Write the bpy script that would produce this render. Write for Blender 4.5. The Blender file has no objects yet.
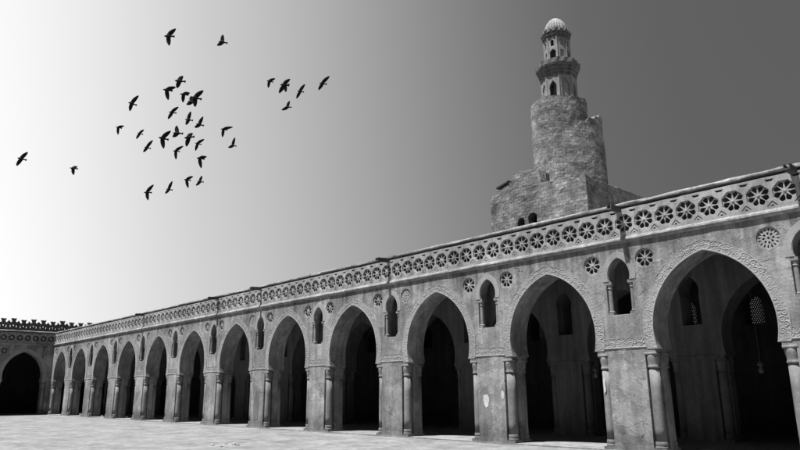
import bpy, bmesh, math, random
from mathutils import Vector, Matrix, noise

C = bpy.context.scene.collection
random.seed(7)
PITCH = 7.07                    # bay of the arcade, pier centre to pier centre
HALF = 2.27                     # half opening between piers
PIER_TOP = 3.95
WALL_T = 1.27
FRIEZE_Z0, FRIEZE_Z1 = 8.40, 9.82
SUN_DIR = Vector((0.23, 1.0, -2.65)).normalized()

# ------------------------------------------------------------------ scene objects
def link(name, mesh, mat=None, parent=None, smooth=False):
    o = bpy.data.objects.new(name, mesh)
    C.objects.link(o)
    if mat is not None and mesh is not None:
        mesh.materials.clear(); mesh.materials.append(mat)
    if parent is not None: o.parent = parent
    if smooth and mesh is not None:
        for p in mesh.polygons: p.use_smooth = True
    return o

def tag(o, label, cat, group=None, kind=None):
    if label: o['label'] = label
    if cat: o['category'] = cat
    if group: o['group'] = group
    if kind: o['kind'] = kind
    return o

def thing(name, label, cat, loc=(0, 0, 0), rz=0.0, group=None):
    o = bpy.data.objects.new(name, None); C.objects.link(o)
    o.empty_display_size = 0.3
    o.location = loc; o.rotation_euler = (0, 0, rz)
    return tag(o, label, cat, group)

def share(name, src, parent, loc=(0, 0, 0), rz=0.0, scale=None):
    """a copy of a part with copies of its sub-parts, sharing mesh data"""
    c = src.copy(); C.objects.link(c); c.parent = parent
    c.location = loc; c.rotation_euler = (0, 0, rz)
    if scale: c.scale = scale
    for ch in src.children:
        d = ch.copy(); C.objects.link(d); d.parent = c
    return c

# ------------------------------------------------------------------ mesh helpers
def me_from_bm(name, bm, recalc=True):
    if recalc: bmesh.ops.recalc_face_normals(bm, faces=bm.faces)
    m = bpy.data.meshes.new(name); bm.to_mesh(m); bm.free(); return m

def add_box(bm, x0, x1, y0, y1, z0, z1, M=None):
    v = [bm.verts.new((x, y, z)) for z in (z0, z1) for (x, y) in ((x0, y0), (x1, y0), (x1, y1), (x0, y1))]
    for f in ((3, 2, 1, 0), (4, 5, 6, 7), (0, 1, 5, 4), (1, 2, 6, 5), (2, 3, 7, 6), (3, 0, 4, 7)):
        bm.faces.new([v[i] for i in f])
    if M is not None:
        for w in v: w.co = M @ w.co
    return v

def box_mesh(name, *b, bevel=0.0):
    bm = bmesh.new(); add_box(bm, *b)
    if bevel: bmesh.ops.bevel(bm, geom=bm.edges[:], offset=bevel, segments=2, affect='EDGES')
    return me_from_bm(name, bm)

def plate(name, loops, thick, bevel=0.0):
    """filled outline with holes, in the XZ plane, front face at y=0, back at y=thick"""
    cu = bpy.data.curves.new(name, 'CURVE'); cu.dimensions = '2D'; cu.fill_mode = 'BOTH'
    cu.extrude = thick / 2 - bevel; cu.bevel_depth = bevel; cu.bevel_resolution = 0
    for lp in loops:
        sp = cu.splines.new('POLY'); sp.points.add(len(lp) - 1)
        for p, (x, z) in zip(sp.points, lp): p.co = (x, z, 0, 1)
        sp.use_cyclic_u = True
    o = bpy.data.objects.new(name, cu)
    m = bpy.data.meshes.new_from_object(o)
    bpy.data.objects.remove(o); bpy.data.curves.remove(cu)
    for v in m.vertices:
        x, y, z = v.co; v.co = (x, thick / 2 - z, y)
    bm = bmesh.new(); bm.from_mesh(m)
    bmesh.ops.remove_doubles(bm, verts=bm.verts, dist=0.0004)
    bmesh.ops.recalc_face_normals(bm, faces=bm.faces)
    bm.to_mesh(m); bm.free()
    m.polygons.foreach_set('use_smooth', [False] * len(m.polygons))
    m.name = name
    return m

def merge(name, items):
    """several meshes with matrices as one mesh"""
    bm = bmesh.new()
    for m, M in items:
        t = m.copy(); t.transform(M); bm.from_mesh(t); bpy.data.meshes.remove(t)
    return me_from_bm(name, bm, False)

def lathe(bm, prof, n=20, cx=0, cy=0, cap=True, ribs=0, rib=0.0):
    rings = []
    for r, z in prof:
        ring = []
        for i in range(n):
            a = 2 * math.pi * i / n
            rr = r * (1 - rib + rib * abs(math.sin(ribs * a / 2))) if ribs else r
            ring.append(bm.verts.new((cx + rr * math.cos(a), cy + rr * math.sin(a), z)))
        rings.append(ring)
    for a, b in zip(rings, rings[1:]):
        for i in range(n):
            j = (i + 1) % n
            bm.faces.new((a[i], a[j], b[j], b[i]))
    if cap:
        bm.faces.new(rings[0][::-1]); bm.faces.new(rings[-1])
    return rings

def grid_mesh(name, P, skirt=0.0):
    """P[i][j] -> Vector grid; quads"""
    bm = bmesh.new()
    V = [[bm.verts.new(p) for p in row] for row in P]
    for i in range(len(V) - 1):
        for j in range(len(V[0]) - 1):
            bm.faces.new((V[i][j], V[i + 1][j], V[i + 1][j + 1], V[i][j + 1]))
    return me_from_bm(name, bm, False)

def tube(bm, pts, r, n=6):
    rings = []
    for i, p in enumerate(pts):
        p = Vector(p)
        d = (Vector(pts[min(i + 1, len(pts) - 1)]) - Vector(pts[max(i - 1, 0)])).normalized()
        a = d.orthogonal().normalized(); b = d.cross(a)
        rings.append([bm.verts.new(p + r * (a * math.cos(2 * math.pi * k / n) + b * math.sin(2 * math.pi * k / n))) for k in range(n)])
    for s, t in zip(rings, rings[1:]):
        for k in range(n):
            bm.faces.new((s[k], s[(k + 1) % n], t[(k + 1) % n], t[k]))
    bm.faces.new(rings[0][::-1]); bm.faces.new(rings[-1])

def lathe_back(bm, cx, cz, y):
    n = 20
    a = [bm.verts.new((cx + 0.44 * math.cos(2 * math.pi * i / n), y, cz + 0.44 * math.sin(2 * math.pi * i / n))) for i in range(n)]
    b = [bm.verts.new((v.co.x, y + 0.06, v.co.z)) for v in a]
    bm.faces.new(a); bm.faces.new(b[::-1])
    for i in range(n): bm.faces.new((a[i], b[i], b[(i + 1) % n], a[(i + 1) % n]))

def fbm(x, y, z, o=4):
    return noise.fractal(Vector((x, y, z)), 0.9, 2.1, o)

# ------------------------------------------------------------------ materials (black and white place: neutral greys)
def mat(name, base, var=0.25, stain=0.3, bump=0.4, bump_scale=9.0, rough=0.92, streak=0.25, brick=None, chips=0.0, stain_scale=0.35, foot=0.0, strata=0.0, cracks=0.0, drip=0.0, rubble=None, slabs=0.0, repairs=0.0):
    m = bpy.data.materials.new(name); m.use_nodes = True
    nt = m.node_tree; N = nt.nodes; L = nt.links
    b = N['Principled BSDF']; b.inputs['Roughness'].default_value = rough
    b.inputs['Specular IOR Level'].default_value = 0.15
    geo = N.new('ShaderNodeNewGeometry')
    def nz(scale, detail=5, vec=None, rgh=0.6):
        n = N.new('ShaderNodeTexNoise'); n.inputs['Scale'].default_value = scale
        n.inputs['Detail'].default_value = detail; n.inputs['Roughness'].default_value = rgh
        L.new(vec if vec else geo.outputs['Position'], n.inputs['Vector']); return n.outputs['Fac']
    def mr(v, a, b2, c, d, clamp=True):
        n = N.new('ShaderNodeMapRange'); n.clamp = clamp
        n.inputs[1].default_value = a; n.inputs[2].default_value = b2; n.inputs[3].default_value = c; n.inputs[4].default_value = d
        L.new(v, n.inputs[0]); return n.outputs[0]
    def op(o, a, b2):
        n = N.new('ShaderNodeMath'); n.operation = o
        for i, s in enumerate((a, b2)):
            if isinstance(s, (int, float)): n.inputs[i].default_value = s
            else: L.new(s, n.inputs[i])
        return n.outputs[0]
    fine = nz(bump_scale, 8, rgh=0.7)
    mid = nz(2.2, 6)
    big = nz(stain_scale, 4)  # broad stain noise, random over the surface
    f = op('MULTIPLY', mr(fine, 0.3, 0.7, 1 - var, 1 + var), mr(big, 0.32, 0.68, 1 - stain, 1 + stain * 0.6))
    f = op('MULTIPLY', f, mr(mid, 0.3, 0.7, 1 - var * 0.8, 1 + var * 0.8))
    if streak:
        mp = N.new('ShaderNodeMapping'); mp.inputs['Scale'].default_value = (3.2, 3.2, 0.28)
        L.new(geo.outputs['Position'], mp.inputs['Vector'])
        f = op('MULTIPLY', f, mr(nz(1.0, 5, mp.outputs[0]), 0.35, 0.65, 1 - streak, 1 + streak * 0.4))
    h = op('ADD', op('MULTIPLY', fine, 0.5), op('MULTIPLY', mid, 0.9))
    if chips:        # flaked plaster with its own ragged outline
        ch = mr(nz(1.3, 9, rgh=0.72), 0.60, 0.625, 0.0, 1.0)
        f = op('MULTIPLY', f, mr(ch, 0, 1, 1.0, 1.0 + chips))
        h = op('ADD', h, op('MULTIPLY', ch, 0.25))
    if foot:         # salt damp that has crept up the lowest metre of plaster
        sep = N.new('ShaderNodeSeparateXYZ'); L.new(geo.outputs['Position'], sep.inputs[0])
        lim = op('ADD', sep.outputs['Z'], op('MULTIPLY', mid, -1.6))
        f = op('MULTIPLY', f, mr(lim, -0.35, 0.35, 1.0 - foot, 1.0))
    if brick:
        mp = N.new('ShaderNodeMapping'); mp.inputs['Rotation'].default_value = brick.get('rot', (math.radians(90), 0, 0))
        if brick.get('polar'):
            sep = N.new('ShaderNodeSeparateXYZ'); L.new(geo.outputs['Position'], sep.inputs[0])
            ax, ay = brick['polar']
            ang = op('ARCTAN2', op('SUBTRACT', sep.outputs['Y'], ay), op('SUBTRACT', sep.outputs['X'], ax))
            cmb = N.new('ShaderNodeCombineXYZ'); L.new(op('MULTIPLY', ang, 3.2), cmb.inputs[0])
            wob = op('ADD', sep.outputs['Z'], op('MULTIPLY', op('ADD', ang, 1.0), brick.get('rise', 0.0)))
            L.new(op('ADD', wob, op('MULTIPLY', mid, 0.22)), cmb.inputs[1]); vec = cmb.outputs[0]
        else:
            sep = N.new('ShaderNodeSeparateXYZ'); L.new(geo.outputs['Position'], sep.inputs[0])
            cmb = N.new('ShaderNodeCombineXYZ'); L.new(op('ADD', sep.outputs['X'], sep.outputs['Y']), cmb.inputs[0])
            L.new(op('ADD', sep.outputs['Z'], op('MULTIPLY', mid, 0.25)), cmb.inputs[1]); vec = cmb.outputs[0]
        bt = N.new('ShaderNodeTexBrick'); L.new(vec, bt.inputs['Vector'])
        bt.inputs['Color1'].default_value = (0.78, 0.78, 0.78, 1); bt.inputs['Color2'].default_value = (1.18, 1.18, 1.18, 1)
        bt.inputs['Mortar'].default_value = (0.55, 0.55, 0.55, 1)
        bt.inputs['Scale'].default_value = 1.0; bt.inputs['Mortar Size'].default_value = 0.022
        bt.inputs['Brick Width'].default_value = brick.get('w', 0.62); bt.inputs['Row Height'].default_value = brick.get('h', 0.3)
        bt.inputs['Mortar Smooth'].default_value = 0.6
        bw = N.new('ShaderNodeRGBToBW'); L.new(bt.outputs['Color'], bw.inputs[0])
        f = op('MULTIPLY', f, bw.outputs[0])
        h = op('ADD', h, op('MULTIPLY', bt.outputs['Fac'], -0.18))
        h = op('ADD', h, op('MULTIPLY', bw.outputs[0], 0.3))
    if repairs:      # areas replastered at other times, each with a definite ragged edge
        a_ = mr(nz(0.33, 8, rgh=0.62), 0.52, 0.535, 0.0, 1.0)
        mp = N.new('ShaderNodeMapping'); mp.inputs['Location'].default_value = (37, 11, 5); L.new(geo.outputs['Position'], mp.inputs['Vector'])
        b_ = mr(nz(0.5, 8, mp.outputs[0], 0.62), 0.56, 0.575, 0.0, 1.0)
        f = op('MULTIPLY', f, op('MULTIPLY', mr(a_, 0, 1, 1.0, 1 - repairs), mr(b_, 0, 1, 1.0, 1 + repairs)))
        h = op('ADD', h, op('MULTIPLY', op('SUBTRACT', b_, a_), 0.12))
    if rubble:       # rough coursed blocks, each its own grey, sunk joints between
        mp = N.new('ShaderNodeMapping'); mp.inputs['Scale'].default_value = rubble
        dist = N.new('ShaderNodeVectorMath'); dist.operation = 'ADD'
        wob = N.new('ShaderNodeTexNoise'); wob.inputs['Scale'].default_value = 1.7; L.new(geo.outputs['Position'], wob.inputs['Vector'])
        wv = N.new('ShaderNodeVectorMath'); wv.operation = 'SCALE'; wv.inputs['Scale'].default_value = 0.35; L.new(wob.outputs['Color'], wv.inputs[0])
        L.new(geo.outputs['Position'], dist.inputs[0]); L.new(wv.outputs[0], dist.inputs[1]); L.new(dist.outputs[0], mp.inputs['Vector'])
        v1 = N.new('ShaderNodeTexVoronoi'); v1.distance = 'CHEBYCHEV'; v1.inputs['Randomness'].default_value = 0.75; v1.inputs['Scale'].default_value = 1.0
        L.new(mp.outputs[0], v1.inputs['Vector'])
        sc1 = N.new('ShaderNodeSeparateColor'); L.new(v1.outputs['Color'], sc1.inputs[0])
        v2 = N.new('ShaderNodeTexVoronoi'); v2.feature = 'DISTANCE_TO_EDGE'; v2.inputs['Randomness'].default_value = 0.75; v2.inputs['Scale'].default_value = 1.0
        L.new(mp.outputs[0], v2.inputs['Vector'])
        jt = mr(v2.outputs['Distance'], 0.0, 0.07, 0.0, 1.0)
        f = op('MULTIPLY', f, mr(sc1.outputs[0], 0, 1, 0.84, 1.16))
        f = op('MULTIPLY', f, mr(jt, 0, 1, 0.82, 1.02))
        h = op('ADD', h, op('MULTIPLY', jt, 0.5)); h = op('ADD', h, op('MULTIPLY', sc1.outputs[1], 0.5))
    if slabs:        # worn paving slabs, their joints half filled with dust
        bt = N.new('ShaderNodeTexBrick'); L.new(geo.outputs['Position'], bt.inputs['Vector'])
        bt.inputs['Scale'].default_value = 1.0; bt.inputs['Brick Width'].default_value = 1.1; bt.inputs['Row Height'].default_value = 0.75
        bt.inputs['Mortar Size'].default_value = 0.03; bt.inputs['Mortar Smooth'].default_value = 0.5
        bt.inputs['Color1'].default_value = (1 - slabs * .5,) * 3 + (1,); bt.inputs['Color2'].default_value = (1 + slabs * .5,) * 3 + (1,); bt.inputs['Mortar'].default_value = (1 - slabs * 1.6,) * 3 + (1,)
        bwn = N.new('ShaderNodeRGBToBW'); L.new(bt.outputs['Color'], bwn.inputs[0])
        dust = mr(nz(0.45, 6), 0.42, 0.58, 0.15, 1.0)
        f = op('MULTIPLY', f, op('ADD', op('MULTIPLY', op('SUBTRACT', bwn.outputs[0], 1.0), dust), 1.0))
    if cracks:       # hairline cracks in the plaster, only here and there
        wob = N.new('ShaderNodeTexNoise'); wob.inputs['Scale'].default_value = 1.1; wob.inputs['Detail'].default_value = 6; L.new(geo.outputs['Position'], wob.inputs['Vector'])
        wv = N.new('ShaderNodeVectorMath'); wv.operation = 'SCALE'; wv.inputs['Scale'].default_value = 1.1; L.new(wob.outputs['Color'], wv.inputs[0])
        ad = N.new('ShaderNodeVectorMath'); ad.operation = 'ADD'; L.new(geo.outputs['Position'], ad.inputs[0]); L.new(wv.outputs[0], ad.inputs[1])
        v3 = N.new('ShaderNodeTexVoronoi'); v3.feature = 'DISTANCE_TO_EDGE'; v3.inputs['Scale'].default_value = 0.42; L.new(ad.outputs[0], v3.inputs['Vector'])
        cr = op('MULTIPLY', mr(v3.outputs['Distance'], 0.0, 0.008, 1.0, 0.0), mr(nz(0.6, 3), 0.47, 0.56, 0.0, 1.0))
        f = op('MULTIPLY', f, mr(cr, 0, 1, 1.0, 1 - cracks)); h = op('ADD', h, op('MULTIPLY', cr, -0.4))
    if drip:         # rain stains run down from the ledge at 8.4 m
        sep2 = N.new('ShaderNodeSeparateXYZ'); L.new(geo.outputs['Position'], sep2.inputs[0])
        mp = N.new('ShaderNodeMapping'); mp.inputs['Scale'].default_value = (2.6, 2.6, 0.12); L.new(geo.outputs['Position'], mp.inputs['Vector'])
        n5 = nz(1.0, 5, mp.outputs[0])
        reach = op('SUBTRACT', sep2.outputs['Z'], mr(n5, 0.3, 0.7, 8.9, 6.2, False))
        f = op('MULTIPLY', f, mr(reach, 0.0, 1.1, 1.0, 1 - drip))
    if strata:       # weathered courses, light and dark by turns
        mp = N.new('ShaderNodeMapping'); mp.inputs['Scale'].default_value = (0.8, 0.8, 2.1); mp.inputs['Rotation'].default_value = (0.12, 0.16, 0)
        L.new(geo.outputs['Position'], mp.inputs['Vector'])
        st = nz(1.0, 9, mp.outputs[0], 0.75)
        f = op('MULTIPLY', f, mr(st, 0.36, 0.64, 1 - strata, 1 + strata))
        h = op('ADD', h, op('MULTIPLY', st, 1.2))
    val = op('MULTIPLY', f, base)
    cc = N.new('ShaderNodeCombineColor')
    for i in range(3): L.new(val, cc.inputs[i])
    L.new(cc.outputs[0], b.inputs['Base Color'])
    if bump:
        bp = N.new('ShaderNodeBump'); bp.inputs['Strength'].default_value = bump; bp.inputs['Distance'].default_value = 0.06
        L.new(h, bp.inputs['Height']); L.new(bp.outputs[0], b.inputs['Normal'])
    return m

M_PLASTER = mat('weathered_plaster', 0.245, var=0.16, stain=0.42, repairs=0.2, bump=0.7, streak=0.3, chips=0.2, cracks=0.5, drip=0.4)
M_PIER = mat('pier_plaster', 0.24, var=0.16, stain=0.42, repairs=0.24, bump=0.65, streak=0.24, chips=0.25, foot=0.42, cracks=0.5)
M_STUCCO = mat('carved_stucco', 0.25, var=0.14, stain=0.15, bump=0.35, bump_scale=22, streak=0.1)
M_FRIEZE = mat('frieze_stucco', 0.27, var=0.22, stain=0.28, bump=0.5, bump_scale=14, streak=0.3)
M_COPING = mat('coping_plaster', 0.23, var=0.4, stain=0.4, bump=0.6, bump_scale=6, streak=0.1)
M_COLUMN = mat('column_plaster', 0.19, var=0.16, stain=0.22, bump=0.4, streak=0.25, foot=0.25)
M_INNER = mat('shade_toned_inner_plaster', 0.14, var=0.12, stain=0.2, bump=0.35, streak=0.3)  # court plaster in a darker copy, aisle shade put into the colour
M_OUTER = mat('shade_toned_back_wall_plaster', 0.055, var=0.2, stain=0.3, bump=0.35, streak=0.3)  # near black because the deep interior shade is painted into the base colour
M_ROOF = mat('dark_roof_timber', 0.07, var=0.3, bump=0.3)
M_WOOD = mat('old_spout_timber', 0.07, var=0.4, stain=0.3, bump=0.4, bump_scale=14, streak=0)
M_STONE = mat('tower_ashlar', 0.20, var=0.2, stain=0.45, bump=1.0, bump_scale=7, brick=dict(w=0.62, h=0.30), chips=0.6, strata=0.34, repairs=0.2, streak=0.1, stain_scale=0.6)
M_DRUM = mat('drum_rubble', 0.205, var=0.2, stain=0.42, bump=1.0, bump_scale=7, brick=dict(polar=(-22.8, 27.6), w=0.62, h=0.29, rise=0.35), chips=0.45, strata=0.36, repairs=0.18, streak=0.1, stain_scale=0.55)
M_KIOSK = mat('kiosk_stucco', 0.22, var=0.2, stain=0.3, bump=0.5, bump_scale=10)
M_CORNICE = mat('shade_toned_cornice_stucco', 0.10, var=0.25, stain=0.3, bump=0.6, bump_scale=10)  # darker than the kiosk stucco: shade of the overhang painted into the colour
M_DOME = mat('dome_plaster', 0.31, var=0.2, stain=0.25, bump=0.3)
M_WHITE = mat('pale_patch_plaster', 0.5, var=0.15, bump=0.3)
M_DARKPATCH = mat('dark_patch_plaster', 0.13, var=0.2, bump=0.4)
M_BIRD = mat('black_feathers', 0.008, var=0.2, bump=0.0, streak=0)
M_METAL = mat('dull_lamp_metal', 0.1, var=0.2, bump=0.1, rough=0.5, streak=0)
M_GLASSY = mat('frosted_lamp_glass', 0.08, var=0.1, bump=0.0, rough=0.3, streak=0)

def ground_mat(name, base, scale=1.0):
    m = mat(name, base, var=0.2, stain=0.3, bump=0.5, bump_scale=4.0, streak=0, stain_scale=0.55, slabs=0.12)
    return m
M_GROUND = ground_mat('pale_court_paving', 0.185)
M_FLOOR = ground_mat('arcade_floor_stone', 0.21)
M_EARTH = mat('dusty_earth', 0.3, var=0.1, bump=0.0, streak=0)

# ------------------------------------------------------------------ profiles
def arch(cx, n=28, off=0.0, c=0.7, r=2.95, z0=4.68, zs=PIER_TOP):
    """pointed, slightly horseshoe arch from left spring over apex to right spring"""
    R = r + off
    a0 = -math.asin((z0 - zs) / R); a1 = math.acos(c / R)
    right = [(cx - c + R * math.cos(a0 + (a1 - a0) * i / n), z0 + R * math.sin(a0 + (a1 - a0) * i / n)) for i in range(n + 1)]
    left = [(2 * cx - x, z) for x, z in right]
    return left + right[::-1][1:]

def niche_arch(cx, zs=6.82, off=0.0, n=10):
    return arch(cx, n, off, 0.30, 0.79, 7.04, zs)

def niche_hole(cx, s=1.0):
    """window opening, wider below where the colonnettes stand"""
    a = niche_arch(cx)
    return [(cx - 0.61, 5.38), (cx - 0.61, 6.82)] + a + [(cx + 0.61, 6.82), (cx + 0.61, 5.38)]

def circle(cx, cz, r, n=28, ph=0.0):
    return [(cx + r * math.cos(2 * math.pi * i / n + ph), cz + r * math.sin(2 * math.pi * i / n + ph)) for i in range(n)]

def petal(cx, cz, ang, r0, r1, w, n=7):
    """teardrop opening pointing at the centre"""
    pts = []
    for i in range(n + 1):
        t = i / n; ww = w * math.sin(math.pi * t ** 1.7) ** 0.8 if 0 < t < 1 else 0
        pts.append((r0 + (r1 - r0) * t, ww))
    pts = pts + [(x, -y) for x, y in pts[::-1][1:-1]]
    ca, sa = math.cos(ang), math.sin(ang)
    return [(cx + x * ca - y * sa, cz + x * sa + y * ca) for x, y in pts]

# ------------------------------------------------------------------ carved bands (true relief)
def relief(u, v, P=0.40):
    """scroll vine in a bordered band; v in 0..0.42"""
    W = 0.42
    h = 0.0
    if v < 0.045 or v > W - 0.045: h = 0.9
    k = math.floor(u / (P / 2) + 0.5)
    for kk in (k - 1, k, k + 1):
        cu = kk * P / 2; cv = W / 2 + (0.055 if kk % 2 else -0.055)
        du, dv = u - cu, v - cv; d = math.hypot(du, dv)
        th = math.atan2(dv, du)
        rr = 0.088 + 0.012 * math.sin(3 * th + kk)
        h = max(h, math.exp(-((d - rr) / 0.022) ** 2), 0.95 * math.exp(-(d / 0.034) ** 2))
        lv = (W - 0.085 if kk % 2 == 0 else 0.085)
        h = max(h, 0.8 * math.exp(-((du / 0.05) ** 2 + ((v - lv) / 0.03) ** 2)))
    return h

def archivolt_mesh(name='archivolt'):
    """band 0.42 m wide round one arch, centred on x=0"""
    n = 150
    inner = arch(0, n, 0.0); outer = arch(0, n, 0.42)
    # equal parameter on both curves keeps the cross lines radial
    P = []; u = 0.0; NV = 15
    for i in range(len(inner)):
        a = Vector(inner[i]); b = Vector(outer[i])
        if i: u += ((a + b) / 2 - (Vector(inner[i - 1]) + Vector(outer[i - 1])) / 2).length
        row = []
        for j in range(NV):
            t = j / (NV - 1); p = a.lerp(b, t)
            wear = 0.7 + 0.75 * fbm(p.x * 1.3, p.y * 1.3, 3.1)
            h = relief(u, t * 0.42) * max(0.15, wear)
            row.append(Vector((p.x, -0.006 - 0.026 * h, p.y)))
        row.insert(0, Vector((a.x, 0.004, a.y))); row.append(Vector((b.x, 0.004, b.y)))
        P.append(row)
    return grid_mesh(name, P)

def band_mesh(name, x0, x1, z0=4.02, w=0.42, seed=0):
    P = []; nx = int((x1 - x0) / 0.03); NV = 15
    for i in range(nx + 1):
        x = x0 + (x1 - x0) * i / nx; row = []
        for j in range(NV):
            t = j / (NV - 1)
            wear = 0.7 + 0.4 * fbm(x * 1.3 + seed, t, 7.7)
            row.append(Vector((x, -0.005 - 0.032 * relief(x - x0, t * 0.42) * max(0.15, wear), z0 + w * t)))
        row.insert(0, Vector((x, 0.004, z0))); row.append(Vector((x, 0.004, z0 + w)))
        P.append(row)
    return grid_mesh(name, P)

# ------------------------------------------------------------------ shared part meshes
def pier_mesh(name, w0, w1, depth=WALL_T, n0=True, n1=True):
    """pier core with square notches at the corners that take the columns"""
    q = 0.44; r = []
    y0, y1 = 0.0, depth
    r += [(w0 + q, y0), (w1 - q, y0)] if (n0 and n1) else ([(w0, y0), (w1 - q, y0)] if n1 else [(w0 + q, y0), (w1, y0)])
    pts = []
    if n0: pts += [(w0, y0 + q), (w0 + q, y0 + q), (w0 + q, y0)]
    else: pts += [(w0, y0)]
    if n1: pts += [(w1 - q, y0), (w1 - q, y0 + q), (w1, y0 + q), (w1, y1 - q), (w1 - q, y1 - q), (w1 - q, y1)]
    else: pts += [(w1, y0), (w1, y1)]
    if n0: pts += [(w0 + q, y1), (w0 + q, y1 - q), (w0, y1 - q)]
    else: pts += [(w0, y1)]
    bm = bmesh.new()
    zs = [-0.2, 0.02, 0.10, 0.30, 1.2, 2.4, 3.4, PIER_TOP]
    rings = []
    for z in zs:
        f = 0.035 if z < 0.05 else (0.02 if z < 0.2 else 0.0)
        ring = []
        for k, (x, y) in enumerate(pts):
            cx = (w0 + w1) / 2; cy = depth / 2
            jx = 0.012 * noise.noise((x * 3, y * 3 + z * 1.7, 1.0)); jy = 0.012 * noise.noise((x * 3, y * 3 + z * 1.7, 9.0))
            ring.append(bm.verts.new((x + f * (1 if x > cx else -1) + jx, y + f * (1 if y > cy else -1) + jy, z)))
        rings.append(ring)
    n = len(pts)
    for a, b in zip(rings, rings[1:]):
        for i in range(n): bm.faces.new((a[i], a[(i + 1) % n], b[(i + 1) % n], b[i]))
    bm.faces.new(rings[0][::-1]); bm.faces.new(rings[-1])
    return me_from_bm(name, bm)

bm = bmesh.new()
lathe(bm, [(0.215, 0.42), (0.212, 0.9), (0.215, 1.6), (0.21, 2.4), (0.205, 3.22)], 20)
ME_SHAFT = me_from_bm('shaft', bm)
bm = bmesh.new()
lathe(bm, [(0.20, 3.20), (0.238, 3.225), (0.242, 3.265), (0.218, 3.30), (0.218, 3.36), (0.235, 3.46), (0.255, 3.58), (0.258, 3.66), (0.245, 3.71)], 20)
add_box(bm, -0.245, 0.245, -0.245, 0.245, 3.705, 3.82)
add_box(bm, -0.235, 0.235, -0.235, 0.235, 3.82, 3.948)
ME_CAPITAL = me_from_bm('capital', bm)
bm = bmesh.new()
add_box(bm, -0.262, 0.262, -0.262, 0.262, -0.2, 0.17)
lathe(bm, [(0.25, 0.168), (0.258, 0.20), (0.25, 0.24), (0.232, 0.26), (0.232, 0.29), (0.245, 0.32), (0.243, 0.35), (0.225, 0.40), (0.222, 0.43)], 20)
ME_BASE = me_from_bm('column_base', bm)
for m in (ME_SHAFT, ME_CAPITAL, ME_BASE): m.polygons.foreach_set('use_smooth', [len(p.vertices) == 4 and abs(p.normal.z) < 0.95 and p.area < 0.06 for p in m.polygons])

bm = bmesh.new()
lathe(bm, [(0.095, 5.62), (0.092, 6.5)], 14); ME_COLONNETTE = me_from_bm('colonnette', bm)
bm = bmesh.new()
lathe(bm, [(0.09, 6.49), (0.12, 6.52), (0.10, 6.56), (0.13, 6.68)], 14)
add_box(bm, -0.135, 0.135, -0.135, 0.135, 6.68, 6.80); ME_COLCAP = me_from_bm('colonnette_capital', bm)
bm = bmesh.new()
add_box(bm, -0.13, 0.13, -0.13, 0.13, 5.38, 5.50)
lathe(bm, [(0.12, 5.50), (0.13, 5.54), (0.10, 5.58), (0.09, 5.63)], 14); ME_COLBASE = me_from_bm('colonnette_base', bm)

# hood round a niche window: smooth raised plaster band
hi = niche_arch(0, 6.82, 0.02, 14); ho = niche_arch(0, 6.82, 0.27, 14)
ME_HOOD = plate('hood', [hi + ho[::-1]], 0.03, 0.006)
ME_HOOD.transform(Matrix.Translation((0, -0.018, 0)))

# medallions: a pierced disc of eight petals
def rosette_plate(name, R, octo, thick, seed=0):
    rn = random.Random(seed)
    lp = [circle(0, 0, R, 8, math.pi / 8) if octo else circle(0, 0, R, 32)]
    for k in range(8):
        j = rn.uniform(-0.02, 0.02)
        lp.append(petal(0, 0, math.pi / 8 + k * math.pi / 4 + j, R * 0.18, R * rn.uniform(0.89, 0.94), R * rn.uniform(0.232, 0.258)))
        if rn.random() > 0.12: lp.append(petal(0, 0, k * math.pi / 4 + j * 0.3, R * 0.78, R * (0.885 if octo else 0.955), R * rn.uniform(0.03, 0.045), 4))
    m = plate(name, lp, thick, 0.006)
    bm = bmesh.new(); bm.from_mesh(m)                     # boss in the middle
    lathe(bm, [(R * 0.15, 0.02), (R * 0.13, -0.02), (R * 0.05, -0.035)], 10, cap=True)
    for v in list(bm.verts)[-30:]: v.co = Vector((v.co.x, v.co.z, v.co.y))
    return me_from_bm(name, bm)
def scroll_plate(name, R, thick):
    lp = [circle(0, 0, R, 32), circle(0, 0, R * 0.13, 10)]
    for k in range(8):
        lp.append(petal(0, 0, k * math.pi / 4, R * 0.20, R * 0.55, R * 0.115, 5))
    for k in range(16):
        lp.append(petal(0, 0, (k + 0.5) * math.pi / 8, R * 0.50, R * 0.955, R * 0.082, 5))
    return plate(name, lp, thick, 0.006)
ME_ROUNDEL = rosette_plate('roundel', 0.405, False, 0.07)
ME_ROUNDEL2 = scroll_plate('roundel', 0.405, 0.07)
ME_ROSETTES = [rosette_plate('rosette', 0.432, True, 0.06, 11 + q) for q in range(7)]
ME_ROSETTE2 = scroll_plate('rosette', 0.405, 0.06)

STEP = PITCH / 8
_b = bmesh.new(); lathe_back(_b, 0, 0, 0); ME_BACK = me_from_bm('backing', _b)
def frieze_loops(x0, x1):
    """plate pierced by one octagon per rosette, with slits and chevrons between"""
    loops = [[(x0, FRIEZE_Z0), (x1, FRIEZE_Z0), (x1, FRIEZE_Z1), (x0, FRIEZE_Z1)]]
    cs = []
    k = math.ceil((x0 + 0.42) / STEP - 0.5)
    while (k + 0.5) * STEP < x1 - 0.42:
        cx = (k + 0.5) * STEP; cs.append(cx)
        loops.append(circle(cx, 9.20, 0.422, 8, math.pi / 8))
        m = cx + STEP / 2
        if m < x1 - 0.3:
            loops.append([(m - 0.17, 9.74), (m + 0.17, 9.74), (m + 0.10, 9.64), (m - 0.10, 9.64)])
            loops.append([(m - 0.20, 8.72), (m, 8.93), (m + 0.20, 8.72), (m + 0.14, 8.72), (m, 8.86), (m - 0.14, 8.72)])
            loops.append([(m - 0.07, 8.72), (m, 8.79), (m + 0.07, 8.72)])
        k += 1
    return loops, cs

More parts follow.
